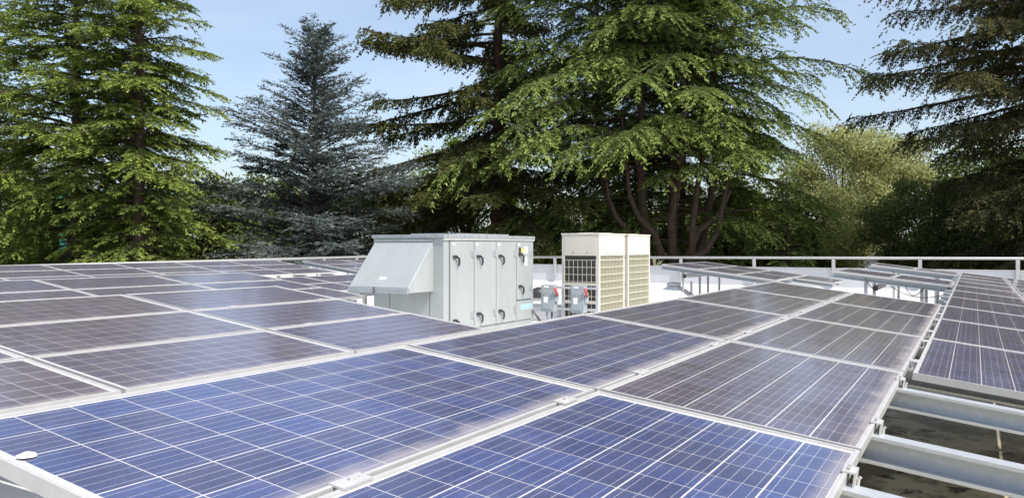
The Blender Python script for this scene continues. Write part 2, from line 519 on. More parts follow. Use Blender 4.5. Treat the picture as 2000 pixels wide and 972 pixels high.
PANELS = 'solar panels mounted on the roof'
T1 = (-2.3365, 0.9969, -0.4624)
T0 = (-7.2520, 6.8104, -0.4671)
TM = (-12.109, 10.5916, -0.4883)
TN = (-20.999, 17.6231, -0.4703)
def put(T, u, idx, label, single=False, tint=0.5, dz=0.0):
    loc = plane_loc(T[0], T[1], T[2] + dz, u + (PU - PW) / 2, idx * PV + (PV - PLN) / 2)
    return panel(loc, label, PANELS, single, tint, random.uniform(-.5, .5))

U3, U4 = 2.045, 3.075
tints = {(0, 0): 0.06, (0, 1): 0.38, (0, 2): 0.68, (0, 3): 0.8, (0, 4): 0.85, (1, 0): 0.0, (1, 1): 0.82, (1, 2): 0.8, (1, 3): 0.75, (1, 4): 0.85}
for s, nm in ((0, 'left strip of the foreground array'), (1, 'middle strip of the foreground array')):
    for i in range(5):
        put(T1, s * PU, i, 'solar panel, %s from the camera in the %s' % (ORD[i], nm), True, tints[(s, i)])
for i in range(2, 12):
    put(T1, U3, i, 'solar panel, %s from the camera in the strip beyond the bare purlins' % ORD[i - 2], i < 5, 0.5 + 0.05 * min(i, 7))
for i in range(2, 12):  # nearest three are out of view, added to shade the roof
    put(T1, U4, i, 'solar panel, %s from the camera in the strip at the right edge' % ORD[i - 2], False, 0.55)
RIGHT = ['rightmost', 'second from right', 'third from right', 'fourth from right', 'fifth from right', 'sixth from right', 'seventh from right']
ROW = ['top row', 'second row', 'third row', 'fourth row']
for s in range(3):
    for i in range(-3 - (s == 2) * 0, 0):
        put(T0, s * PU, i, 'solar panel, %s in the %s of the left array behind the foreground' % (RIGHT[-1 - i], ROW[s]), i >= -2,
            [0.62, 0.8, 0.95, 0.72, 0.9][(s * 2 - i) % 5])
for s in range(3):
    for i in range(-3, 0):
        put(TM, s * PU, i, 'solar panel, %s in the %s of the second array back, at left' % (RIGHT[-1 - i], ROW[s]), False, 0.6 + 0.1 * ((s + i) % 3))
for s in range(3):
    for i in range(-6, 1):
        put(TN, s * PU, i, 'solar panel, %s in the %s of the farthest left array' % (RIGHT[-i], ROW[s]), False, 0.75)
# small low array left of the hooded unit and the raised one behind it
XA = (-14.0, 11.97, -0.72)
for s in range(2):
    for i in range(2):
        put(XA, s * PU, i, 'solar panel, %s row, %s one, of the low array left of the hooded unit' % (('upper', 'lower')[s], ('near', 'far')[i]), False, 0.7)
YA = (-21.0, 19.9, -0.36)
for s in range(1, 4):
    for i in range(2):
        put(YA, s * PU, i, 'solar panel, %s, %s column, of the raised array beside the left guard rail' % (ROW[s - 1], ('near', 'far')[i]), False, 0.75)
# arrays beyond the condensers
F1 = (T0[0], T0[1] + 6.82 * PV, T0[2])
for s in range(3):
    for i in range(2):
        put(F1, s * PU, i, 'solar panel, %s, %s column, of the array right of the condensers' % (ROW[s], ('near', 'far')[i]), False, 0.7)
put(F1, 3 * PU + 0.06, 1, 'single low solar panel at the right end of the array beside the condensers', False, 0.7)
F2 = (T1[0], T1[1] + 7.75 * PV, T1[2])
F3 = (T1[0], T1[1] + 10.85 * PV, T1[2])
for s in range(2):
    put(F2, s * PU, 0, 'solar panel, %s one of the raised pair in the right background' % ('left', 'right')[s], False, 0.65)
    put(F3, s * PU, 0, 'solar panel, %s one of the farthest raised pair by the parapet' % ('left', 'right')[s], False, 0.65)

# ------------------------------------------------------------------ purlins, posts, clamps
PH = 0.105
def purlin_profile():            # C section, open to the near side, in the (y, z) plane, z = 0 right under the panels
    t = 0.004
    return [(0, 0), (-0.085, 0), (-0.085, -0.014), (-0.082, -0.014), (-0.082, -t), (-t, -t), (-t, -PH + t), (-0.099, -PH + t),
            (-0.099, -PH + 0.014), (-0.102, -PH + 0.014), (-0.102, -PH), (0, -PH)]
clamp_me = MB().box(-0.024, 0.024, -0.055, 0.055, 0.0005, 0.006).box(-0.008, 0.008, -0.05, 0.05, -0.045, 0.0005)
clamp_me = clamp_me.tube([(0, 0, 0.006), (0, 0, 0.013)], 0.009, 6).tube([(0, 0.034, 0.006), (0, 0.034, 0.009)], 0.004, 6).mesh('clamp', M['alu'])
hook_me = MB().box(-0.03, 0.012, -0.04, 0.04, 0.0005, 0.006).box(0.006, 0.012, -0.04, 0.04, -0.085, 0.0005)
hook_me = hook_me.tube([(-0.010, 0.012, 0.006), (-0.010, 0.012, 0.016)], 0.008, 6).tube([(-0.010, -0.016, 0.006), (-0.010, -0.016, 0.016)], 0.008, 6).tube([(0.018, 0, -0.07), (0.018, 0, -0.02), (0.024, 0, -0.012)], 0.005, 6).mesh('end_clamp', M['alu'])
def purlin(T, idx, u0, u1, posts, label, clamps=(), ends=(), dz=0.0):
    root = empty('purlin', plane_loc(T[0], T[1], T[2] + dz, 0, idx * PV), PEUL)
    tag(root, label, 'purlin', 'steel purlins carrying the panels')
    mb = MB().prism(purlin_profile(), 0, u0, u1)
    mb.build('beam', M['steel'], root, (0, 0, -FH - 0.001))
    for c in clamps: link('clamp', clamp_me, root, (c, 0, 0))
    for c in ends: link('end_clamp', hook_me, root, (c, 0, 0))
    inv = PROT.transposed()
    for u in posts:
        top = Vector((u, 0.0, -FH - PH + 0.02))
        wz = (root.location + PROT @ top).z
        down = inv @ Vector((0, 0, -(wz - ROOF)))
        MB().tube([top, top + down], 0.032, 12).build('post', M['post'], root, smooth=True)
        MB().tube([top + down * 0.97, top + down], [0.06, 0.12], 12).build('flashing', M['rubber'], root, smooth=True)
k = 0
for i in range(0, 12):
    for fr in (0.25, 0.85):
        v = i + fr
        if i < 5: u0, u1, cl = -0.06, 4.25, [PU]
        else: u0, u1, cl = (U3 - 0.12, 4.25, [])
        if i >= 2: cl = cl + [(U3 + 2 * PU) / 2 if i < 5 else U3 - 0.004]
        if i >= 5: cl = cl + [U4 - 0.01]
        purlin(T1, v, u0, u1, [u0 + 0.5, 1.6, 4.1] if i < 5 else [2.5, 4.0], 'galvanised C purlin, %s from the camera under the foreground array' % ORD[k],
               cl, [2 * PU + 0.004] if i < 2 else [])
        if i < 5: pass
        k += 1
for T, cols, n, nm in ((T0, (-1,), 3, 'left array behind the foreground'), (TM, (-1,), 3, 'second array back at left'), (TN, (0,), 3, 'farthest left array'),
                 (XA, (0, 1), 2, 'low array left of the hooded unit'),
                 (F1, (0, 1), 3, 'array right of the condensers'), (F2, (0,), 2, 'raised pair in the right background'), (F3, (0,), 2, 'farthest raised pair')):
    q = 0
    for c in cols:
        for fr in (0.10 if T in (F1, F2, F3) and c == 0 else 0.25, 0.85):
            ex = 0.95 if (T is F1 and c == 1) else 0.06
            purlin(T, c + fr, -0.06, n * PU + ex, [0.55, n * PU - 0.5], 'galvanised purlin, %s from the camera under the %s' % (ORD[q], nm), [PU * j for j in range(1, n)])
            q += 1
q = 0
for c in (0, 1):
    for fr in (0.08, 0.85):
        purlin(YA, c + fr, PU - 0.06, 4 * PU + 0.06, [1.6, 3.4], 'galvanised purlin, %s from the camera under the raised array by the guard rail' % ORD[q], [])
        q += 1
# open conduit ends that hang below the far arrays
def conduit(T, u, idx, ln, label):
    root = empty('conduit_pipe', plane_loc(T[0], T[1], T[2] - 0.24, u, idx * PV), PEUL)
    tag(root, label, 'pipe')
    MB().tube([(0, 0, 0), (0, ln, 0)], 0.055, 14, cap=False).build('pipe', M['post'], root, smooth=True)
    MB().tube([(0, 0.02, 0), (0, 0.03, 0)], 0.0545, 14).build('bore_shade', M['black'], root)  # black disc inside the open end, painting the shade of the hollow
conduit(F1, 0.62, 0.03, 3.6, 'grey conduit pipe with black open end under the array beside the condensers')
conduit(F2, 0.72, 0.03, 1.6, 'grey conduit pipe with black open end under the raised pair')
# loose black wiring under the raised pair
mb = MB()
def sag(p0, p1, d, n=9):
    return [tuple(Vector(p0).lerp(Vector(p1), i / (n - 1)) - Vector((0, 0, d * 4 * (i / (n - 1)) * (1 - i / (n - 1))))) for i in range(n)]
mb.tube(sag((0.55, 0.0, -0.06), (0.75, 0.02, -0.26), 0.05), 0.008, 6)
mb.tube(sag((1.0, 0.0, -0.16), (1.95, 0.0, -0.16), 0.14), 0.008, 6)
mb.tube(sag((1.25, 0.0, -0.12), (1.55, 0.0, -0.12), 0.16), 0.008, 6)
o = mb.build('panel_wiring', M['black'], loc=plane_loc(F2[0], F2[1], F2[2], 0, 0.05), rot=PEUL)
tag(o, 'sagging black cables under the raised panel pair at right', 'cable')

# white scrap lying on the nearest panel
pts = [(math.cos(a) * (0.017 + 0.004 * math.sin(3 * a + 1)), math.sin(a) * (0.026 + 0.004 * math.cos(2 * a)), 0) for a in np.linspace(0, 2 * math.pi, 18, endpoint=False)]
mb = MB().add([(x, y, 0.003) for x, y, _ in pts] + [(x * 1.06, y * 1.06, 0.0) for x, y, _ in pts],
              [tuple(range(18))] + [(i, (i + 1) % 18, 18 + (i + 1) % 18, 18 + i) for i in range(18)])
sl = plane_loc(T1[0], T1[1], T1[2] + 0.0005, 0.358, 0.066)
o = mb.build('sticker', [M['white']], loc=sl, rot=(PEUL.x, PEUL.y, PEUL.z + 0.35))
tag(o, 'small white scrap stuck on the nearest blue panel at lower left', 'sticker')

# ------------------------------------------------------------------ air handling unit
AH0, AH1, AV0, AV1 = -8.30, -6.94, 9.84, 12.66
ZT = EYE + 0.185
def unit():
    root = empty('air_handler', hv(0, 0, 0), RZ)
    tag(root, 'large galvanised rooftop air handling unit with sloped intake hood and four doors', 'air handler')
    zb = 0.28
    MB().box(AH0, AH1, AV0, AV1, zb, ZT - 0.055).build('casing', M['ahu'], root, bevel=0.004)
    MB().box(AH0 + 0.05, AH1 - 0.05, AV0 + 0.05, AV1 - 0.05, ROOF, zb).build('curb', M['parapet'], root)
    MB().box(AH0 - 0.025, AH1 + 0.025, AV0 - 0.025, AV1 + 0.025, ZT - 0.054, ZT).build('roof_cap', M['ahu_trim'], root, bevel=0.006)
    MB().box(AH0 + 0.2, AH1 - 0.25, AV0 + 0.7, AV1 - 0.45, ZT + 0.001, ZT + 0.03).build('roof_seam_plate', M['ahu_trim'], root, bevel=0.004)
    # drip edge under the cap, with screws
    MB().box(AH1 + 0.001, AH1 + 0.02, AV0 - 0.02, AV1 + 0.02, ZT - 0.085, ZT - 0.056).build('drip_edge', M['alu'], root)
    for i in range(13):
        v = AV0 + 0.08 + i * (AV1 - AV0 - 0.16) / 12
        MB().tube([(AH1 + 0.025, v, ZT - 0.025), (AH1 + 0.030, v, ZT - 0.025)], 0.009, 6).build('screw', M['seam'], root)
    for i in range(6):
        h = AH0 + 0.1 + i * 0.23
        MB().tube([(h, AV0 - 0.025, ZT - 0.025), (h, AV0 - 0.030, ZT - 0.025)], 0.008, 6).build('screw', M['seam'], root)
    # doors on the lit side
    edges = [v_at(p, AH1) for p in (877, 924, 967, 1006.5, 1037)]
    ztop = ZT - 0.10
    def door(v0, v1, z0, z1, handles):
        g = 0.009
        d = MB().box(AH1 + 0.002, AH1 + 0.022, v0 + g, v1 - g, z0, z1).build('door', M['ahu'], root, bevel=0.004)
        MB().box(AH1 + 0.0005, AH1 + 0.003, v0 - 0.004, v1 + 0.004, z0 - 0.012, z1 + 0.012).build('door_gasket', M['seam'], root)
        for z in handles:
            y = v0 + 0.10
            hb_ = MB().box(AH1 + 0.022, AH1 + 0.045, y - 0.03, y + 0.06, z - 0.005, z + 0.04)
            hb_.tube([(AH1 + 0.045, y + 0.04, z + 0.025), (AH1 + 0.065, y + 0.08, z - 0.01), (AH1 + 0.065, y + 0.09, z - 0.08), (AH1 + 0.055, y + 0.08, z - 0.13)], [0.017, 0.019, 0.017, 0.012], 8)
            hb_.build('handle', M['black'], d, bevel=0.004)
        for z in (z1 - 0.2, z0 + 0.2):
            MB().box(AH1 + 0.022, AH1 + 0.032, v1 - 0.10, v1 - 0.03, z - 0.05, z + 0.05).tube([(AH1 + 0.034, v1 - 0.035, z - 0.055), (AH1 + 0.034, v1 - 0.035, z + 0.055)], 0.012, 8).build('hinge', M['ahu_trim'], d)
        MB().box(AH1 + 0.0225, AH1 + 0.024, v0 + 0.05, v0 + 0.13, z1 - 0.06, z1 - 0.035).build('label_plate', M['white'], d)
        return d
    for i in range(3):
        hz = [ztop - 0.26, 0.55 - 0.06 * (i == 0)]
        door(edges[i], edges[i + 1], 0.36, ztop, hz)
    d = door(edges[3], edges[4], EYE - 0.93, ztop, [ztop - 0.24, ztop - 0.80])
    y = edges[3]
    MB().box(AH1 + 0.0225, AH1 + 0.025, y + 0.17, y + 0.24, ztop - 0.19, ztop - 0.12).build('warning_label', M['yellow'], d)
    MB().box(AH1 + 0.0225, AH1 + 0.026, y + 0.08, y + 0.155, ztop - 0.20, ztop - 0.10).build('warning_label', M['black'], d)
    MB().box(AH1 + 0.0225, AH1 + 0.025, y + 0.27, y + 0.40, ztop - 0.21, ztop - 0.09).build('data_label', M['white'], d)
    MB().box(AH1 + 0.0225, AH1 + 0.025, y + 0.30, y + 0.38, ztop - 0.42, ztop - 0.27).build('data_label', M['white'], d)
    lp = MB().box(AH1 + 0.002, AH1 + 0.02, edges[3] + 0.009, edges[4] - 0.009, 0.36, EYE - 0.96).build('lower_panel', M['ahu'], root, bevel=0.004)
    mbx = MB()
    for j in range(6):       # faded pale blue maker's mark
        yy = edges[3] + 0.14 + j * 0.075
        mbx.prism([(yy, EYE - 1.12), (yy + 0.055, EYE - 1.12), (yy + 0.075, EYE - 1.02), (yy + 0.02, EYE - 1.02)], 0, AH1 + 0.0205, AH1 + 0.0225)
    mbx.build('maker_mark', M['cyan'], lp)
    # hood on the near side
    h0, h1, pr = -8.26, -7.14, 0.62
    zt, zl = EYE + 0.075, EYE - 0.63
    hood = MB()
    t = 0.012
    hood.prism([(AV0 - 0.001, zt), (AV0 - 0.001, zt - 0.03), (AV0 - pr, zl - 0.0), (AV0 - pr, zl + 0.03)], 0, h0, h1)
    hood = hood.build('hood', M['ahu'], root, bevel=0.003)
    for hh in (h0 - 0.012, h1 + 0.0005):
        MB().prism([(AV0 - 0.001, zt - 0.005), (AV0 - pr + 0.01, zl + 0.02), (AV0 - pr + 0.01, zl - 0.05), (AV0 - 0.001, zl - 0.05)], 0, hh, hh + 0.0115).build('cheek', M['ahu'], hood)
    MB().box(h0 - 0.015, h1 + 0.015, AV0 - pr - 0.03, AV0 - pr - 0.002, zl - 0.065, zl + 0.012).build('lip', M['ahu_trim'], hood, bevel=0.006)
    MB().box(h0 + 0.5, h0 + 0.53, AV0 - pr - 0.045, AV0 - pr - 0.031, zl - 0.09, zl + 0.03).build('latch', M['seam'], hood)
    sl_ = (zt - zl - 0.03) / pr
    MB().prism([(AV0 - pr + 0.10, zl + 0.03 + 0.10 * sl_ + 0.003), (AV0 - pr + 0.13, zl + 0.03 + 0.13 * sl_ + 0.003), (AV0 - pr + 0.13, zl + 0.03 + 0.13 * sl_ - 0.01), (AV0 - pr + 0.10, zl + 0.03 + 0.10 * sl_ - 0.01)], 0, h0 + 0.5, h0 + 0.62).build('hood_label', M['white'], hood)
    MB().box(h0 + 0.02, h1 + 0.02, AV0 - 0.018, AV0 - 0.002, zt + 0.005, zt + 0.04).build('hood_flange', M['ahu_trim'], root)
    # screen under the hood and panel seams below it
    MB().box(h0 + 0.05, h1 - 0.05, AV0 - 0.012, AV0 - 0.002, zl - 0.02, zt - 0.08).build('intake_screen', M['seam'], root)
    for hh in (-7.98, -7.2):
        MB().box(hh, hh + 0.008, AV0 - 0.004, AV0 - 0.0005, zb, zl - 0.07).build('panel_seam', M['seam'], root)
    MB().tube([(AH1 + 0.02, AV1 - 0.05, 0.5), (AH1 + 0.10, AV1 + 0.1, 0.28), (AH1 + 0.30, AV1 + 0.22, 0.03)], 0.02, 8).build('drain_hose', M['seam'], root, smooth=True)
unit()

# ------------------------------------------------------------------ condensers
def condenser(h1, v0, label):
    w, dp, top, bot = 0.765, 1.24, EYE + 0.25, 0.22
    root = empty('condenser_unit', hv(h1 - w, v0, 0), RZ)
    tag(root, label, 'condenser', 'pair of rooftop condensing units')
    g = 0.06
    MB().box(0.03, w - 0.03, 0.03, dp - 0.03, bot + 0.06, top - 0.42).build('coil', [M['coil']], root)
    MB().box(0.035, w - 0.035, 0.012, 0.029, bot + 0.06, top - 0.42).build('coil_shade_face', M['coil_shade'], root)  # near face of the coil, its shade painted as a dark sheet
    for (x, y) in ((0, 0), (w - g, 0), (0, dp - g), (w - g, dp - g)):
        MB().box(x, x + g, y, y + g, bot, top - 0.005).build('corner_post', M['cream'], root, bevel=0.006)
    MB().box(0.0, w, 0.0, dp, bot, bot + 0.06).build('base_pan', M['cream'], root)
    for (x0, x1, y0, y1) in ((g, w - g, -0.004, 0.03), (w - 0.03, w + 0.004, g, dp - g), (g, w - g, dp - 0.03, dp + 0.004), (-0.004, 0.03, g, dp - g)):
        p = MB().box(x0, x1, y0, y1, top - 0.42, top - 0.03).build('top_panel', M['cream'], root, bevel=0.006)
        m_ = MB()
        for q in (0.28, 0.72):
            if x1 - x0 > y1 - y0: m_.tube([(x0 + (x1 - x0) * q, y0, top - 0.36), (x0 + (x1 - x0) * q, y0 - 0.006, top - 0.36)], 0.012, 8)
            else: m_.tube([(x1, y0 + (y1 - y0) * q, top - 0.36), (x1 + 0.006, y0 + (y1 - y0) * q, top - 0.36)], 0.010, 8)
        m_.build('screw', M['seam'], p)
    MB().box(-0.012, w + 0.012, -0.012, dp + 0.012, top - 0.03, top).build('lid', M['cream'], root, bevel=0.006)
    m_ = MB()
    for a in range(24):
        an = a / 24 * 2 * math.pi
        m_.tube([(w / 2 + 0.08 * math.cos(an), dp / 2 + 0.08 * math.sin(an), top + 0.012), (w / 2 + 0.33 * math.cos(an), dp / 2 + 0.33 * math.sin(an), top + 0.006)], 0.004, 5)
    m_.build('fan_guard', M['wire'], root)
    # wire guards: near face and lit face
    zs = [top - 0.50 - i * 0.135 for i in range(9)]
    m_ = MB()
    for z in zs: m_.box(g - 0.01, w - g + 0.01, -0.006, 0.0, z - 0.0035, z + 0.0035)
    for i in range(8):
        x = g + i * (w - 2 * g) / 7
        m_.box(x - 0.0028, x + 0.0028, -0.011, -0.0062, zs[-1], zs[0])
    m_.build('wire_guard', M['wire'], root)
    m_ = MB()
    for z in zs: m_.box(w, w + 0.007, g - 0.01, dp - g + 0.01, z - 0.0042, z + 0.0042)
    for i in range(17):
        y = g + i * (dp - 2 * g) / 16
        m_.box(w - 0.006, w - 0.0005, y - 0.0018, y + 0.0018, zs[-1] - 0.05, top - 0.42)
    m_.build('wire_guard', M['wire'], root)
    for z in (top - 0.95, top - 1.28):
        MB().box(0.01, w - 0.01, -0.02, -0.0115, z - 0.025, z + 0.025).build('cross_bar', M['cream'], root)
    for (x, y) in ((0.05, 0.1), (w - 0.15, 0.1), (0.05, dp - 0.2), (w - 0.15, dp - 0.2)):
        MB().box(x, x + 0.1, y, y + 0.1, ROOF, bot).build('foot', M['steel'], root)
    return root
condenser(-5.972, 13.42, 'nearer cream condensing unit, its wire-guarded dark face toward the switches')
condenser(-5.972, 14.83, 'farther cream condensing unit, right one of the close pair')

# disconnect switches on a strut frame
SV = 12.80
def switch(px, label):
    h = h_at(px, SV)
    root = empty('disconnect_switch', hv(h, SV, 0), RZ)
    tag(root, label, 'switch box', 'grey disconnect switches by the condensers')
    zt, zb = EYE - 0.69, EYE - 1.17
    b = MB().box(-0.13, 0.13, -0.15, 0, zb, zt).build('box', M['box'], root, bevel=0.008)
    d = MB().box(-0.10, 0.09, -0.168, -0.151, zb + 0.05, zt - 0.08).build('door', M['box'], root, bevel=0.02)
    MB().box(-0.06, 0.02, -0.1705, -0.1685, zb + 0.16, zb + 0.27).build('label', M['white'], d)
    MB().box(-0.07, 0.03, -0.1705, -0.1685, zb + 0.285, zb + 0.315).build('label', M['black'], d)
    m_ = MB()
    for x in (-0.055, -0.02, 0.0): m_.box(x, x + 0.018, -0.1715, -0.1708, zb + 0.293, zb + 0.307)
    m_.build('lettering', M['white'], d)
    MB().box(-0.07, 0.03, -0.153, -0.1505, zt - 0.045, zt - 0.02).build('label', M['white'], b)
    lv = MB().prism([(-0.13, zt - 0.30), (-0.02, zt - 0.30), (0.0, zt - 0.20), (-0.03, zt - 0.12), (-0.09, zt - 0.12), (-0.13, zt - 0.2)], 0, 0.131, 0.165).build('lever_housing', M['box'], root, bevel=0.01)
    MB().tube([(0.175, -0.10, zt - 0.19), (0.18, -0.16, zt - 0.12), (0.178, -0.19, zt - 0.05)], [0.024, 0.026, 0.03], 8).build('handle', M['red'], lv, smooth=True)
    MB().tube([(-0.05, -0.07, zb), (-0.05, -0.07, ROOF)], 0.018, 8).build('conduit', M['steel'], root, smooth=True)
    MB().tube([(0.05, -0.07, zb), (0.05, -0.07, ROOF + 0.1), (0.12, 0.0, ROOF + 0.04), (0.3, 0.1, ROOF + 0.03)], 0.02, 8).build('conduit', M['seam'], root, smooth=True)
switch(1076.5, 'grey disconnect switch with red handle beside the air handler, left of two')
switch(1134, 'grey disconnect switch with red handle in front of the condenser')
ha, hb = h_at(1062, SV), h_at(1168, SV)
root = empty('strut_frame', hv(0, SV, 0), RZ)
tag(root, 'galvanised strut frame that carries the two grey switches', 'strut frame')
for z in (EYE - 0.74, EYE - 1.12):
    MB().box(ha, hb, 0.004, 0.045, z - 0.02, z + 0.02).build('channel', M['steel'], root)
for h in (ha + 0.34, hb - 0.06):
    MB().box(h, h + 0.04, 0.046, 0.087, ROOF, EYE - 0.68).build('upright', M['steel'], root)

# ------------------------------------------------------------------ small roof things
def roof_at(px, depth): return px_at(px, depth)
p = roof_at(1316, 21.5)
mb = MB(); n_ = 4; r0 = 1.25
vs = [(r0 * math.cos(a), r0 * math.sin(a), 0.004) for a in (0.3, 0.3 + math.pi / 2, 0.3 + math.pi, 0.3 + 1.5 * math.pi)]
vs += [(0.16 * math.cos(a), 0.16 * math.sin(a), 0.60) for a in (0.3, 0.3 + math.pi / 2, 0.3 + math.pi, 0.3 + 1.5 * math.pi)]
root = empty('roof_vent', (p.x, p.y, ROOF)); tag(root, 'low white tent-shaped roof vent right of the condensers', 'roof vent')
mb.add(vs, [(0, 1, 5, 4), (1, 2, 6, 5), (2, 3, 7, 6), (3, 0, 4, 7), (4, 5, 6, 7)])
mb.build('cone', M['parapet'], root)
MB().tube([(0, 0, 0.59), (0, 0, 0.66), (0, 0, 0.68)], [0.19, 0.19, 0.12], 14).build('cap', M['rubber'], root, smooth=False)
p = roof_at(1350.5, 19.0)
root = empty('vent_pipe', (p.x, p.y, ROOF)); tag(root, 'thin dark vent pipe standing near the low roof vent', 'pipe')
MB().tube([(0, 0, 0), (0, 0, 0.82)], 0.028, 8).build('pipe', M['seam'], root, smooth=True)
MB().tube([(0, 0, 0), (0, 0, 0.12)], [0.10, 0.04], 10).build('flashing', M['rubber'], root, smooth=True)
p = roof_at(1066, 17.5)
root = empty('insulated_duct', (p.x, p.y, ROOF), RZ); tag(root, 'low white covered duct on the roof behind the switches', 'duct')
MB().box(-1.6, 0.9, 0.0, 0.5, 0.004, 0.36).build('cover', M['parapet'], root, bevel=0.05)
MB().box(-1.62, 0.92, -0.03, 0.53, 0.362, 0.40).build('lid', M['parapet'], root, bevel=0.01)
p = roof_at(1053, 21.0)
root = empty('roof_fan', (p.x, p.y, ROOF)); tag(root, 'small black roof ventilator between the air handler and the switches', 'ventilator')
MB().tube([(0, 0, 0), (0, 0, 0.30)], 0.16, 14).build('curb', M['parapet'], root, smooth=False)
MB().tube([(0, 0, 0.30), (0, 0, 0.38), (0, 0, 0.52), (0, 0, 0.58)], [0.2, 0.27, 0.2, 0.06], 14).build('hood', M['black'], root, smooth=True)
# leaf litter on the shaded membrane below the bare purlins
lv, lf = [], []
for i in range(420):
    h, v = rng.uniform(-0.6, 2.6), rng.uniform(0.5, 6.5)
    if rng.random() < 0.5: h, v = rng.normal(1.0, 0.35), rng.normal(3.6, 1.2)
    a = rng.uniform(0, 6.28); L_ = rng.uniform(0.02, 0.06); w_ = L_ * 0.35
    c, s_ = math.cos(a), math.sin(a); b0 = len(lv)
    z = 0.006 + rng.random() * 0.01
    for dx, dy in ((-L_, 0), (0, -w_), (L_, 0), (0, w_)):
        lv.append((h + dx * c - dy * s_, v + dx * s_ + dy * c, z + 0.006 * (dx > 0)))
    lf.append((b0, b0 + 1, b0 + 2, b0 + 3))
mb = MB(); mb.add(lv, lf)
o = mb.build('leaf_litter', mat('dead_leaves', (0.05, 0.035, 0.02), 0.9), rot=RZ)
tag(o, 'dead leaves and needles scattered on the dirty membrane', 'leaves', kind='stuff')

# ------------------------------------------------------------------ trees
class Foliage:
    def __init__(s): s.c, s.d, s.n, s.L, s.W, s.t = [], [], [], [], [], []
    def add(s, c, d, n, L, W, t):
        s.c.append(c); s.d.append(d); s.n.append(n); s.L.append(L); s.W.append(W); s.t.append(t)
    def mesh(s, name, m):
        c = np.concatenate(s.c); d = np.concatenate(s.d); nn = np.concatenate(s.n)
        L = np.concatenate(s.L)[:, None]; W = np.concatenate(s.W)[:, None]; t = np.concatenate(s.t)
        d /= np.linalg.norm(d, axis=1, keepdims=True) + 1e-9
        sd = np.cross(d, nn); sd /= np.linalg.norm(sd, axis=1, keepdims=True) + 1e-9
        N = len(c)
        vs = np.empty((N, 4, 3), 'f')
        vs[:, 0] = c; vs[:, 1] = c + d * L * 0.45 + sd * W * 0.5; vs[:, 2] = c + d * L; vs[:, 3] = c + d * L * 0.45 - sd * W * 0.5
        me = bpy.data.meshes.new(name)
        me.vertices.add(4 * N); me.vertices.foreach_set('co', vs.ravel())
        me.loops.add(4 * N); me.loops.foreach_set('vertex_index', np.arange(4 * N, dtype='i'))
        me.polygons.add(N); me.polygons.foreach_set('loop_start', np.arange(0, 4 * N, 4, dtype='i'))
        me.update(calc_edges=True)
        at = me.attributes.new('tone', 'FLOAT', 'FACE')
        at.data.foreach_set('value', np.clip(t, 0, 1).astype('f'))
        me.materials.append(m)
        return me

def unit_rand(n):
    v = rng.normal(size=(n, 3)); return v / np.linalg.norm(v, axis=1, keepdims=True)

def branchlet(F, p, d, length, step, sl, sw, hang, tone, tipgain, spread=0.9, per=2):
    """a twig with sprays along it"""
    n = max(3, int(length / step))
    s = (np.arange(n) + rng.random(n)) / n
    curve = np.outer(s * length, d); curve[:, 2] -= hang * (s * length) ** 1.6
    c = p + curve
    dd = np.tile(d, (n, 1)); dd[:, 2] -= hang * 1.2 * s
    c = np.repeat(c, per, 0); dd = np.repeat(dd, per, 0); ss = np.repeat(s, per)
    side = np.cross(d, [0, 0, 1.0]); side /= np.linalg.norm(side) + 1e-9
    sg = np.where(np.arange(n * per) % 2 == 0, 1.0, -1.0)[:, None]
    dirs = dd + side * sg * spread * rng.uniform(0.5, 1.3, (n * per, 1)) + rng.normal(0, 0.28, (n * per, 3))
    dirs[:, 2] -= hang * 0.5
    nr = np.tile([0, 0, 1.0], (n * per, 1)) + rng.normal(0, 0.55, (n * per, 3))
    F.add(c, dirs, nr, rng.uniform(0.7, 1.3, n * per) * sl, rng.uniform(0.7, 1.3, n * per) * sw,
          tone + tipgain * ss + rng.normal(0, 0.09, n * per))

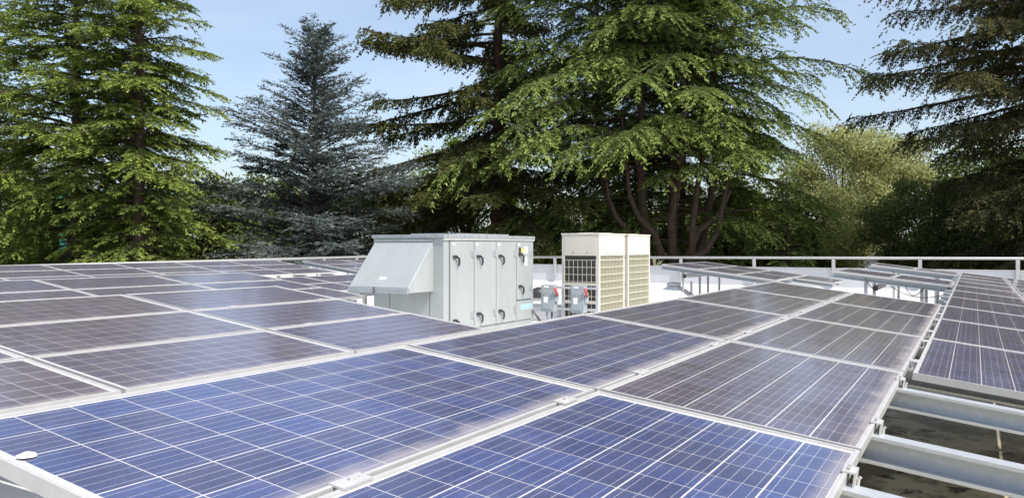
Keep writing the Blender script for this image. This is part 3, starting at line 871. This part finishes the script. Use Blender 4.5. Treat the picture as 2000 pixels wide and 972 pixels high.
def conifer(name, label, px, depth, top, rad, fol_from, leafm, barkm, tr, n_limb, e0=(0, 20), droop=25, upturn=0,
            step=0.13, sl=0.22, sw=0.07, hang=0.25, b_len=(0.35, 1.3), b_gap=0.30, lean=0.0, tone=0.35, tip=0.3, shape=None, sweep=None,
            trunks=None, seed=1, per=2, asym=None, base=GROUND, hang_twigs=0, vary=(0.72, 1.12), limb_r=0.016, fork=(0.0, 5.0), arms=(), bare=(0.0, 0.16), inner=0):
    global rng
    rng = np.random.default_rng(seed)
    P = px_at(px, depth)
    root = empty(name, (P.x, P.y, base))
    tag(root, label, 'tree')
    hgt = top + EYE - base
    tm = MB()
    stems = trunks or [(0, 0, 0, 0, 1.0)]
    for (dx, dy, lx, ly, k) in stems:
        pts, rr = [], []
        for i in range(12):
            s = i / 11
            z = s * hgt * (0.98 if k == 1 else 0.8)
            b_ = min(1, max(0, z - fork[0]) / fork[1])
            pts.append((dx + lx * b_ ** 0.6 * (1 + .25 * s) + 0.12 * math.sin(3 * s + dx), dy + ly * b_ ** 0.6, z))
            rr.append(max(0.02, tr * k * (1 - s) ** 0.8 * (1 + 0.5 * math.exp(-z / 0.6))))
        tm.tube(pts, rr, 10)
    for arm, ra in arms:
        k_ = depth / FPX
        q_ = [((a - px) * k_, -0.7 - 0.25 * i, (481 - b) * k_ + EYE - base) for i, (a, b) in enumerate(arm)]
        MB().tube(q_, [ra * (1 - 0.15 * i) for i in range(len(q_))], 9).build('stem', barkm, root, smooth=True)
    F = Foliage()
    zf = fol_from + EYE - base
    lm = MB()
    az = rng.uniform(0, 6.28)
    step0, sl0, sw0, tone0 = step, sl, sw, tone
    for i in range(n_limb + inner):
        deep = i >= n_limb           # short leafy boughs close to the stems
        q = rng.random() if deep else (i + rng.random() * 0.9) / n_limb
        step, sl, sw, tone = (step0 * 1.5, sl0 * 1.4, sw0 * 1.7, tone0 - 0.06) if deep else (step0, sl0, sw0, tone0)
        z = zf + (hgt - zf) * q * 0.985
        az += 2.39996 + rng.normal(0, 0.35)
        if z - EYE + base > 0.314 * depth + 1.5 and rng.random() < 0.65: continue     # thinner above what can be seen
        r_ = (shape(q) if shape else (1 - q) ** 0.75) * rad * rng.uniform(*vary) + 0.25
        if asym: r_ *= asym(az, q)
        if deep: r_ *= rng.uniform(0.35, 0.75)
        if r_ < 0.3: continue
        el = R(e0[0] + (e0[1] - e0[0]) * q + rng.normal(0, 6))
        stem = stems[rng.integers(len(stems))]
        b_ = min(1, max(0, z - fork[0]) / fork[1])
        o = np.array([stem[0] + stem[2] * b_ ** 0.6, stem[1] + stem[3] * b_ ** 0.6, z])
        n = 9
        pts = [o]; dirs = []
        for k in range(n):
            s = k / (n - 1)
            e = el - R(droop) * s + R(upturn) * max(0, s - 0.6) / 0.4
            a = az + 0.25 * math.sin(2.5 * s + i)
            d = np.array([math.cos(a) * math.cos(e), math.sin(a) * math.cos(e), math.sin(e)])
            dirs.append(d); pts.append(pts[-1] + d * r_ / n)
        lm.tube([tuple(x) for x in pts], [max(0.012, limb_r * r_ * (1 - j / n)) for j in range(n + 1)], 5, cap=False)
        pts = np.array(pts)
        nb = max(4, int(r_ / b_gap * 2))
        for j in range(nb):
            s0 = bare[1] if q < bare[0] else 0.16
            s = s0 + (1 - s0) * (j + rng.random()) / nb
            x = s * n; k = min(n - 1, int(x)); p = pts[k] + (pts[k + 1] - pts[k]) * (x - k)
            d = dirs[k]
            sd = np.array([-d[1], d[0], 0]); sd /= np.linalg.norm(sd)
            sgn = 1 if j % 2 else -1
            ang = rng.uniform(0.5, 1.15)
            bd = d * math.cos(ang) + sd * sgn * math.sin(ang) + np.array([0, 0, rng.normal(0.03, 0.18)])
            bd /= np.linalg.norm(bd)
            wx = (P.x + p[0]) / max(5, P.y + p[1]) * FPX + 1000
            if not -90 < wx < 2090 and rng.random() < 0.7: continue
            bl = np.clip((0.22 + 0.45 * math.sin(math.pi * min(1, s * 0.9))) * r_ * 0.42, *b_len) * rng.uniform(0.7, 1.2)
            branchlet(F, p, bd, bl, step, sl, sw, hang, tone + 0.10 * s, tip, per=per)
            for _ in range(hang_twigs):
                hd = d * 0.35 + sd * sgn * rng.uniform(-.4, .4) + np.array([0, 0, -0.8]); hd /= np.linalg.norm(hd)
                branchlet(F, p + bd * bl * rng.random(), hd, bl * 0.55, step, sl, sw, 0.1, tone + 0.05 * s, tip * 0.6, per=per)
        branchlet(F, pts[-2], dirs[-1], r_ * 0.13 + 0.25, step * 0.7, sl, sw, hang, tone + 0.12, tip, per=per)
    tm.build('trunk', barkm, root, smooth=True)
    lm.build('limbs', barkm, root, smooth=True)['kind'] = 'stuff'
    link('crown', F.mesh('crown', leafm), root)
    return root

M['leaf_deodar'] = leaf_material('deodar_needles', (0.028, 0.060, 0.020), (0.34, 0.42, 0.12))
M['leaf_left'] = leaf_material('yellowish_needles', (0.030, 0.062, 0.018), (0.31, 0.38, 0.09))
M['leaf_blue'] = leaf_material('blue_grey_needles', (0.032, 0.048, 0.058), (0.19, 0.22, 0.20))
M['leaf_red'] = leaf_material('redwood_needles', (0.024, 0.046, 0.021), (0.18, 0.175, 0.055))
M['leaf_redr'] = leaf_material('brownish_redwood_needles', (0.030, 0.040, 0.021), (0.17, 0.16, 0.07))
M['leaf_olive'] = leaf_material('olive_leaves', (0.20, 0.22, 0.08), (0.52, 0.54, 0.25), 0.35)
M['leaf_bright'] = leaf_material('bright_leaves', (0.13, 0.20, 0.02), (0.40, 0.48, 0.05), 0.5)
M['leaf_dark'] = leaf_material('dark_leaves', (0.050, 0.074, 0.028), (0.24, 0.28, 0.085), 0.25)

flat = lambda q: min(1.0, 0.75 + 0.5 * q) * (1 - max(0, q - 0.25) / 0.75) ** 0.6
conifer('cedar_tree', 'tall yellow-green cedar at far left, its trunk nearest the frame edge', 146, 41, 19, 6.2, -2.6, M['leaf_left'], M['bark'], 0.42, 215,
        e0=(-4, 22), droop=26, hang=0.25, shape=flat, seed=11, tone=0.20, tip=0.50, step=0.09, sl=0.20, sw=0.06, per=3, b_gap=0.31, vary=(0.4, 1.12), inner=90)
conifer('cedar_tree', 'green cedar cut by the left frame edge, behind the yellow-green ones', -10, 47, 20, 6.0, -2.6, M['leaf_left'], M['bark'], 0.36, 150,
        e0=(-4, 22), droop=26, hang=0.25, shape=flat, seed=17, tone=0.2, tip=0.36, step=0.13, sl=0.29, sw=0.09, b_gap=0.27, vary=(0.4, 1.12))
conifer('cedar_tree', 'tall yellow-green cedar at left, next to the blue-grey cedar', 268, 38, 20, 5.0, -2.6, M['leaf_left'], M['bark'], 0.36, 215,
        e0=(-4, 24), droop=26, hang=0.25, shape=flat, seed=12, tone=0.22, tip=0.52, step=0.09, sl=0.20, sw=0.06, per=3, b_gap=0.27, vary=(0.4, 1.12), inner=90)
conifer('cedar_tree', 'blue-grey cedar with pointed open top between the green conifers', 612, 43, 12.0, 7.0, -3.2, M['leaf_blue'], M['bark_grey'], 0.32, 210,
        e0=(4, 42), droop=12, hang=0.08, shape=lambda q: (1 - q) ** 0.7 + 0.05, seed=13, tone=0.28, tip=0.42, step=0.11, sl=0.21, sw=0.06, b_len=(0.3, 1.5), b_gap=0.25, vary=(0.32, 1.2), inner=90)
conifer('redwood_tree', 'dark redwood with straight trunk and long level boughs behind the air handler', 970, 49, 26, 9.4, 2.6, M['leaf_red'], M['bark_red'], 0.55, 115,
        e0=(-14, 8), droop=4, upturn=8, hang=0.5, shape=lambda q: 1 - 0.55 * q, seed=14, asym=lambda a, q: 1.0 if math.cos(a) < 0.35 else 0.55, tone=0.25, tip=0.36, step=0.12, sl=0.21, sw=0.08, b_len=(0.35, 1.1), b_gap=0.20, per=3, hang_twigs=1)
conifer('cedar_tree', 'huge many-stemmed deodar cedar with drooping light green tips', 1318, 44, 23, 11.6, -0.4, M['leaf_deodar'], M['bark'], 0.48, 350,
        e0=(10, 32), droop=42, hang=0.38, shape=lambda q: 0.84 + 0.5 * q if q < 0.3 else 1.0 - 0.4 * (q - 0.3), seed=15, tone=0.16, tip=0.50, step=0.105, sl=0.22, sw=0.066, bare=(0.2, 0.45), b_gap=0.345, b_len=(0.45, 1.5), per=3, vary=(0.42, 1.08), limb_r=0.010, inner=260,
        asym=lambda a, q: (0.82 - 0.07 * math.cos(a)) * ((0.0 if math.sin(a) < -0.25 else 0.45 + 0.55 * abs(math.cos(a))) if q < 0.19 else 1.0),
        fork=(4.6, 6.0),
        trunks=[(-0.2, 0.2, 0.1, 0.2, 0.85), (-1.3, 0, -0.6, -0.3, 0.8), (0.75, 0, 1.3, 0.3, 0.55), (-1.6, 0.5, -2.2, 0.8, 0.5), (0.3, 0.9, 0.5, 1.4, 0.5)],
        arms=[([(1290, 505), (1272, 455), (1240, 425), (1222, 385), (1214, 320), (1205, 240)], 0.22), ([(1262, 505), (1222, 452), (1198, 425), (1182, 388), (1176, 340)], 0.19),
              ([(1335, 505), (1358, 450), (1392, 422), (1412, 375)], 0.20), ([(1330, 515), (1372, 488), (1392, 452), (1398, 400), (1412, 330)], 0.22),
              ([(1310, 515), (1304, 430), (1318, 350), (1326, 260), (1322, 150)], 0.27), ([(1346, 515), (1345, 440), (1352, 370), (1366, 280)], 0.22)])
conifer('cedar_tree', 'small bright green cedar at the right foot of the huge deodar', 1535, 45, 4.6, 3.3, -3.4, M['leaf_deodar'], M['bark'], 0.16, 62,
        e0=(4, 30), droop=42, hang=0.42, seed=18, tone=0.24, tip=0.46, step=0.12, sl=0.21, sw=0.07, b_gap=0.28, per=3, vary=(0.5, 1.1))
conifer('cedar_tree', 'small dark green cedar between the redwood trunk and the condensers', 1075, 50, 3.4, 3.2, -3.4, M['leaf_deodar'], M['bark'], 0.16, 55,
        e0=(4, 30), droop=42, hang=0.42, seed=19, tone=0.12, tip=0.36, step=0.12, sl=0.21, sw=0.07, b_gap=0.28, per=3, vary=(0.5, 1.1))
conifer('redwood_tree', 'dark brownish redwood at the right edge reaching over from the right', 2085, 36, 22, 8.6, -2.2, M['leaf_redr'], M['bark_red'], 0.6, 150,
        e0=(-8, 10), droop=6, upturn=6, hang=0.45, shape=lambda q: 0.66 if q < 0.28 else (min(1.0, 0.66 + 3.4 * (q - 0.28)) if q < 0.5 else 1.0 - 0.6 * (q - 0.5)), seed=16, tone=0.25, tip=0.38, step=0.105, sl=0.17, sw=0.056, b_len=(0.35, 1.2), b_gap=0.21, per=3, hang_twigs=1, vary=(0.6, 1.1), inner=40)

def broadleaf(name, label, px, depth, zc, rx, rz, leafm, barkm, n_clump, per, leaf=0.16, seed=1, group=None, cat='tree', base=GROUND, tone=0.45, clump=0.28):
    global rng
    rng = np.random.default_rng(seed)
    P = px_at(px, depth)
    root = empty(name, (P.x, P.y, base))
    tag(root, label, cat, group)
    cz = zc + EYE - base
    tm = MB()
    tm.tube([(0, 0, 0), (0.1, 0.05, cz * 0.4), (0, 0.1, cz * 0.75)], [0.26, 0.2, 0.13], 9)
    F = Foliage()
    for i in range(n_clump):
        u = unit_rand(1)[0]
        r_ = rng.uniform(0.35, 1.0) ** 0.6
        c = np.array([u[0] * rx, u[1] * rx, u[2] * rz]) * r_ + np.array([0, 0, cz])
        if i % 3 == 0:
            mid = c * 0.5 + np.array([0, 0, cz * 0.30])
            tm.tube([(0, 0.05, cz * 0.55), tuple(mid * [0.8, 0.8, 1]), tuple(c)], [0.09, 0.06, 0.015], 5, cap=False)
        cr = clump * rx * rng.uniform(0.6, 1.3)
        n = per
        pos = c + unit_rand(n) * (rng.random((n, 1)) ** 0.5) * cr * np.array([1, 1, 0.7])
        F.add(pos, unit_rand(n) + np.array([0, 0, -0.2]), unit_rand(n) + np.array([0, 0, 0.9]), rng.uniform(0.6, 1.4, n) * leaf, rng.uniform(0.6, 1.3, n) * leaf * 0.5,
              tone + rng.normal(0, 0.16, n) + rng.normal(0, 0.10))
    tm.build('trunk', barkm, root, smooth=True)
    link('crown', F.mesh('crown', leafm), root)
    return root

broadleaf('olive_tree', 'pale olive-green round tree between the big cedar and the right redwood', 1645, 54, 5.0, 3.9, 3.2, M['leaf_olive'], M['bark_grey'], 95, 330, 0.20, 21, tone=0.6)
broadleaf('olive_tree', 'smaller pale olive tree touching the right redwood', 1738, 57, 5.9, 3.0, 2.5, M['leaf_olive'], M['bark_grey'], 60, 300, 0.20, 22, tone=0.55)
broadleaf('olive_tree', 'low pale olive bush beside the big cedar, above the guard rail', 1615, 50, 1.0, 3.4, 2.6, M['leaf_olive'], M['bark_grey'], 70, 320, 0.18, 23, tone=0.5)
broadleaf('oak_tree', 'dark rounded oak under the right redwood, left part', 1815, 44, 1.2, 3.4, 2.6, M['leaf_dark'], M['bark_grey'], 90, 330, 0.17, 24, tone=0.35)
broadleaf('oak_tree', 'dark oak at the right frame edge below the redwood', 1960, 42, 1.0, 4.2, 3.0, M['leaf_dark'], M['bark_grey'], 95, 330, 0.17, 25, tone=0.32)
broadleaf('maple_tree', 'bright yellow-green tree showing behind the cedar stems', 1206, 47.5, 1.7, 1.9, 1.5, M['leaf_bright'], M['bark_grey'], 70, 260, 0.24, 26, tone=0.6)
broadleaf('maple_tree', 'bright yellow-green tree showing through the redwood boughs', 905, 57, 4.6, 4.0, 3.2, M['leaf_bright'], M['bark_grey'], 75, 260, 0.26, 27, tone=0.5)
broadleaf('olive_tree', 'pale grey-green bush left of the redwood trunk, above the air handler', 800, 56, 1.2, 3.2, 2.2, M['leaf_olive'], M['bark_grey'], 60, 280, 0.18, 28, tone=0.4)
for k_, (px, dep, zc, rx, rz, lab) in enumerate([
        (40, 62, 1.5, 6.5, 5.5, 'dark background tree behind the far left cedar'),
        (330, 60, 1.0, 6.0, 5.0, 'dark background tree behind the second left cedar'),
        (520, 58, 0.6, 5.5, 4.4, 'dark background tree left of the blue-grey cedar trunk'),
        (720, 60, 0.8, 5.5, 4.2, 'dark background tree right of the blue-grey cedar'),
        (1060, 60, -0.2, 5.5, 3.4, 'dark background tree right of the redwood trunk'),
        (1400, 58, 0.6, 6.0, 4.4, 'dark background tree behind the big cedar'),
        (1530, 52, -0.4, 4.6, 3.4, 'dark green background tree at the right foot of the big cedar'),
        (1880, 60, 2.5, 7.0, 5.5, 'dark background tree behind the right redwood'),
        (2120, 58, 2.5, 7.0, 6.0, 'dark background tree at the far right edge')]):
    broadleaf('background_tree', lab, px, dep, zc, rx, rz, M['leaf_dark'], M['bark_grey'], 85, 210, 0.40, 40 + k_, 'dark trees beyond the roof', tone=0.3, clump=0.30)

# ------------------------------------------------------------------ buildings that peep through the trees
def house(px, depth, w, d, zt, label, wall_m, rot, boards):
    P = px_at(px, depth)
    root = empty('house', (P.x, P.y, GROUND), (0, 0, rot))
    tag(root, label, 'house')
    ht = zt + EYE - GROUND
    MB().box(-w / 2, w / 2, 0, d, 0, ht).build('wall', wall_m, root)
    n = int(ht / 0.28)
    if boards:
        bm_ = MB().prism([(-0.004, 0), (-0.03, 0), (-0.008, 0.262), (-0.004, 0.262)], 0, -w / 2, w / 2).mesh('board', wall_m)
        for i in range(n):
            if i * 0.28 > ht - 3.2: link('board', bm_, root, (0, 0, 0.02 + i * 0.28))
    for sx in (-1, 1):
        MB().box(sx * w / 2 - 0.08, sx * w / 2 + 0.08, -0.06, 0.1, 0, ht).build('corner_trim', M['trim'], root)
    MB().prism([(-0.5, ht - 0.05), (d / 2, ht + 1.3), (d + 0.5, ht - 0.05), (d + 0.5, ht + 0.08), (d / 2, ht + 1.45), (-0.5, ht + 0.08)], 0, -w / 2 - 0.4, w / 2 + 0.4).build('roof', M['shingle'], root)
    for wx in (-w * 0.25, w * 0.25):
        wd = MB().box(wx - 0.6, wx + 0.6, -0.07, -0.035, ht - 2.2, ht - 0.8).build('window', M['trim'], root)
        MB().box(wx - 0.52, wx + 0.52, -0.075, -0.071, ht - 2.12, ht - 0.88).build('pane', M['pane'], wd)
    return root
house(1778, 66, 5.0, 6, -0.55, 'pale pinkish house with lap siding behind the guard rail at right', M['siding'], -0.1, True)
house(1500, 72, 7.0, 6, -1.0, 'pale house glimpsed below the big cedar', M['siding'], 0.1, True)
P = px_at(215, 58)
root = empty('green_building', (P.x, P.y, GROUND), (0, 0, 0.15))
tag(root, 'dark green building with pale bands behind the left cedars', 'building')
MB().box(-3.5, 3.5, 0, 8, 0, 10.4).build('wall', M['teal'], root)
for z in (2.6, 5.4, 8.2):
    MB().box(-3.55, 3.55, -0.12, 8.1, z, z + 0.18).build('band', M['trim'], root)
for z in (3.6, 6.4):
    for x in (-2.2, 0, 2.2):
        w_ = MB().box(x - 0.8, x + 0.8, -0.06, -0.01, z, z + 1.4).build('window', M['trim'], root)
        MB().box(x - 0.72, x + 0.72, -0.07, -0.061, z + 0.08, z + 1.32).build('pane', M['pane'], w_)
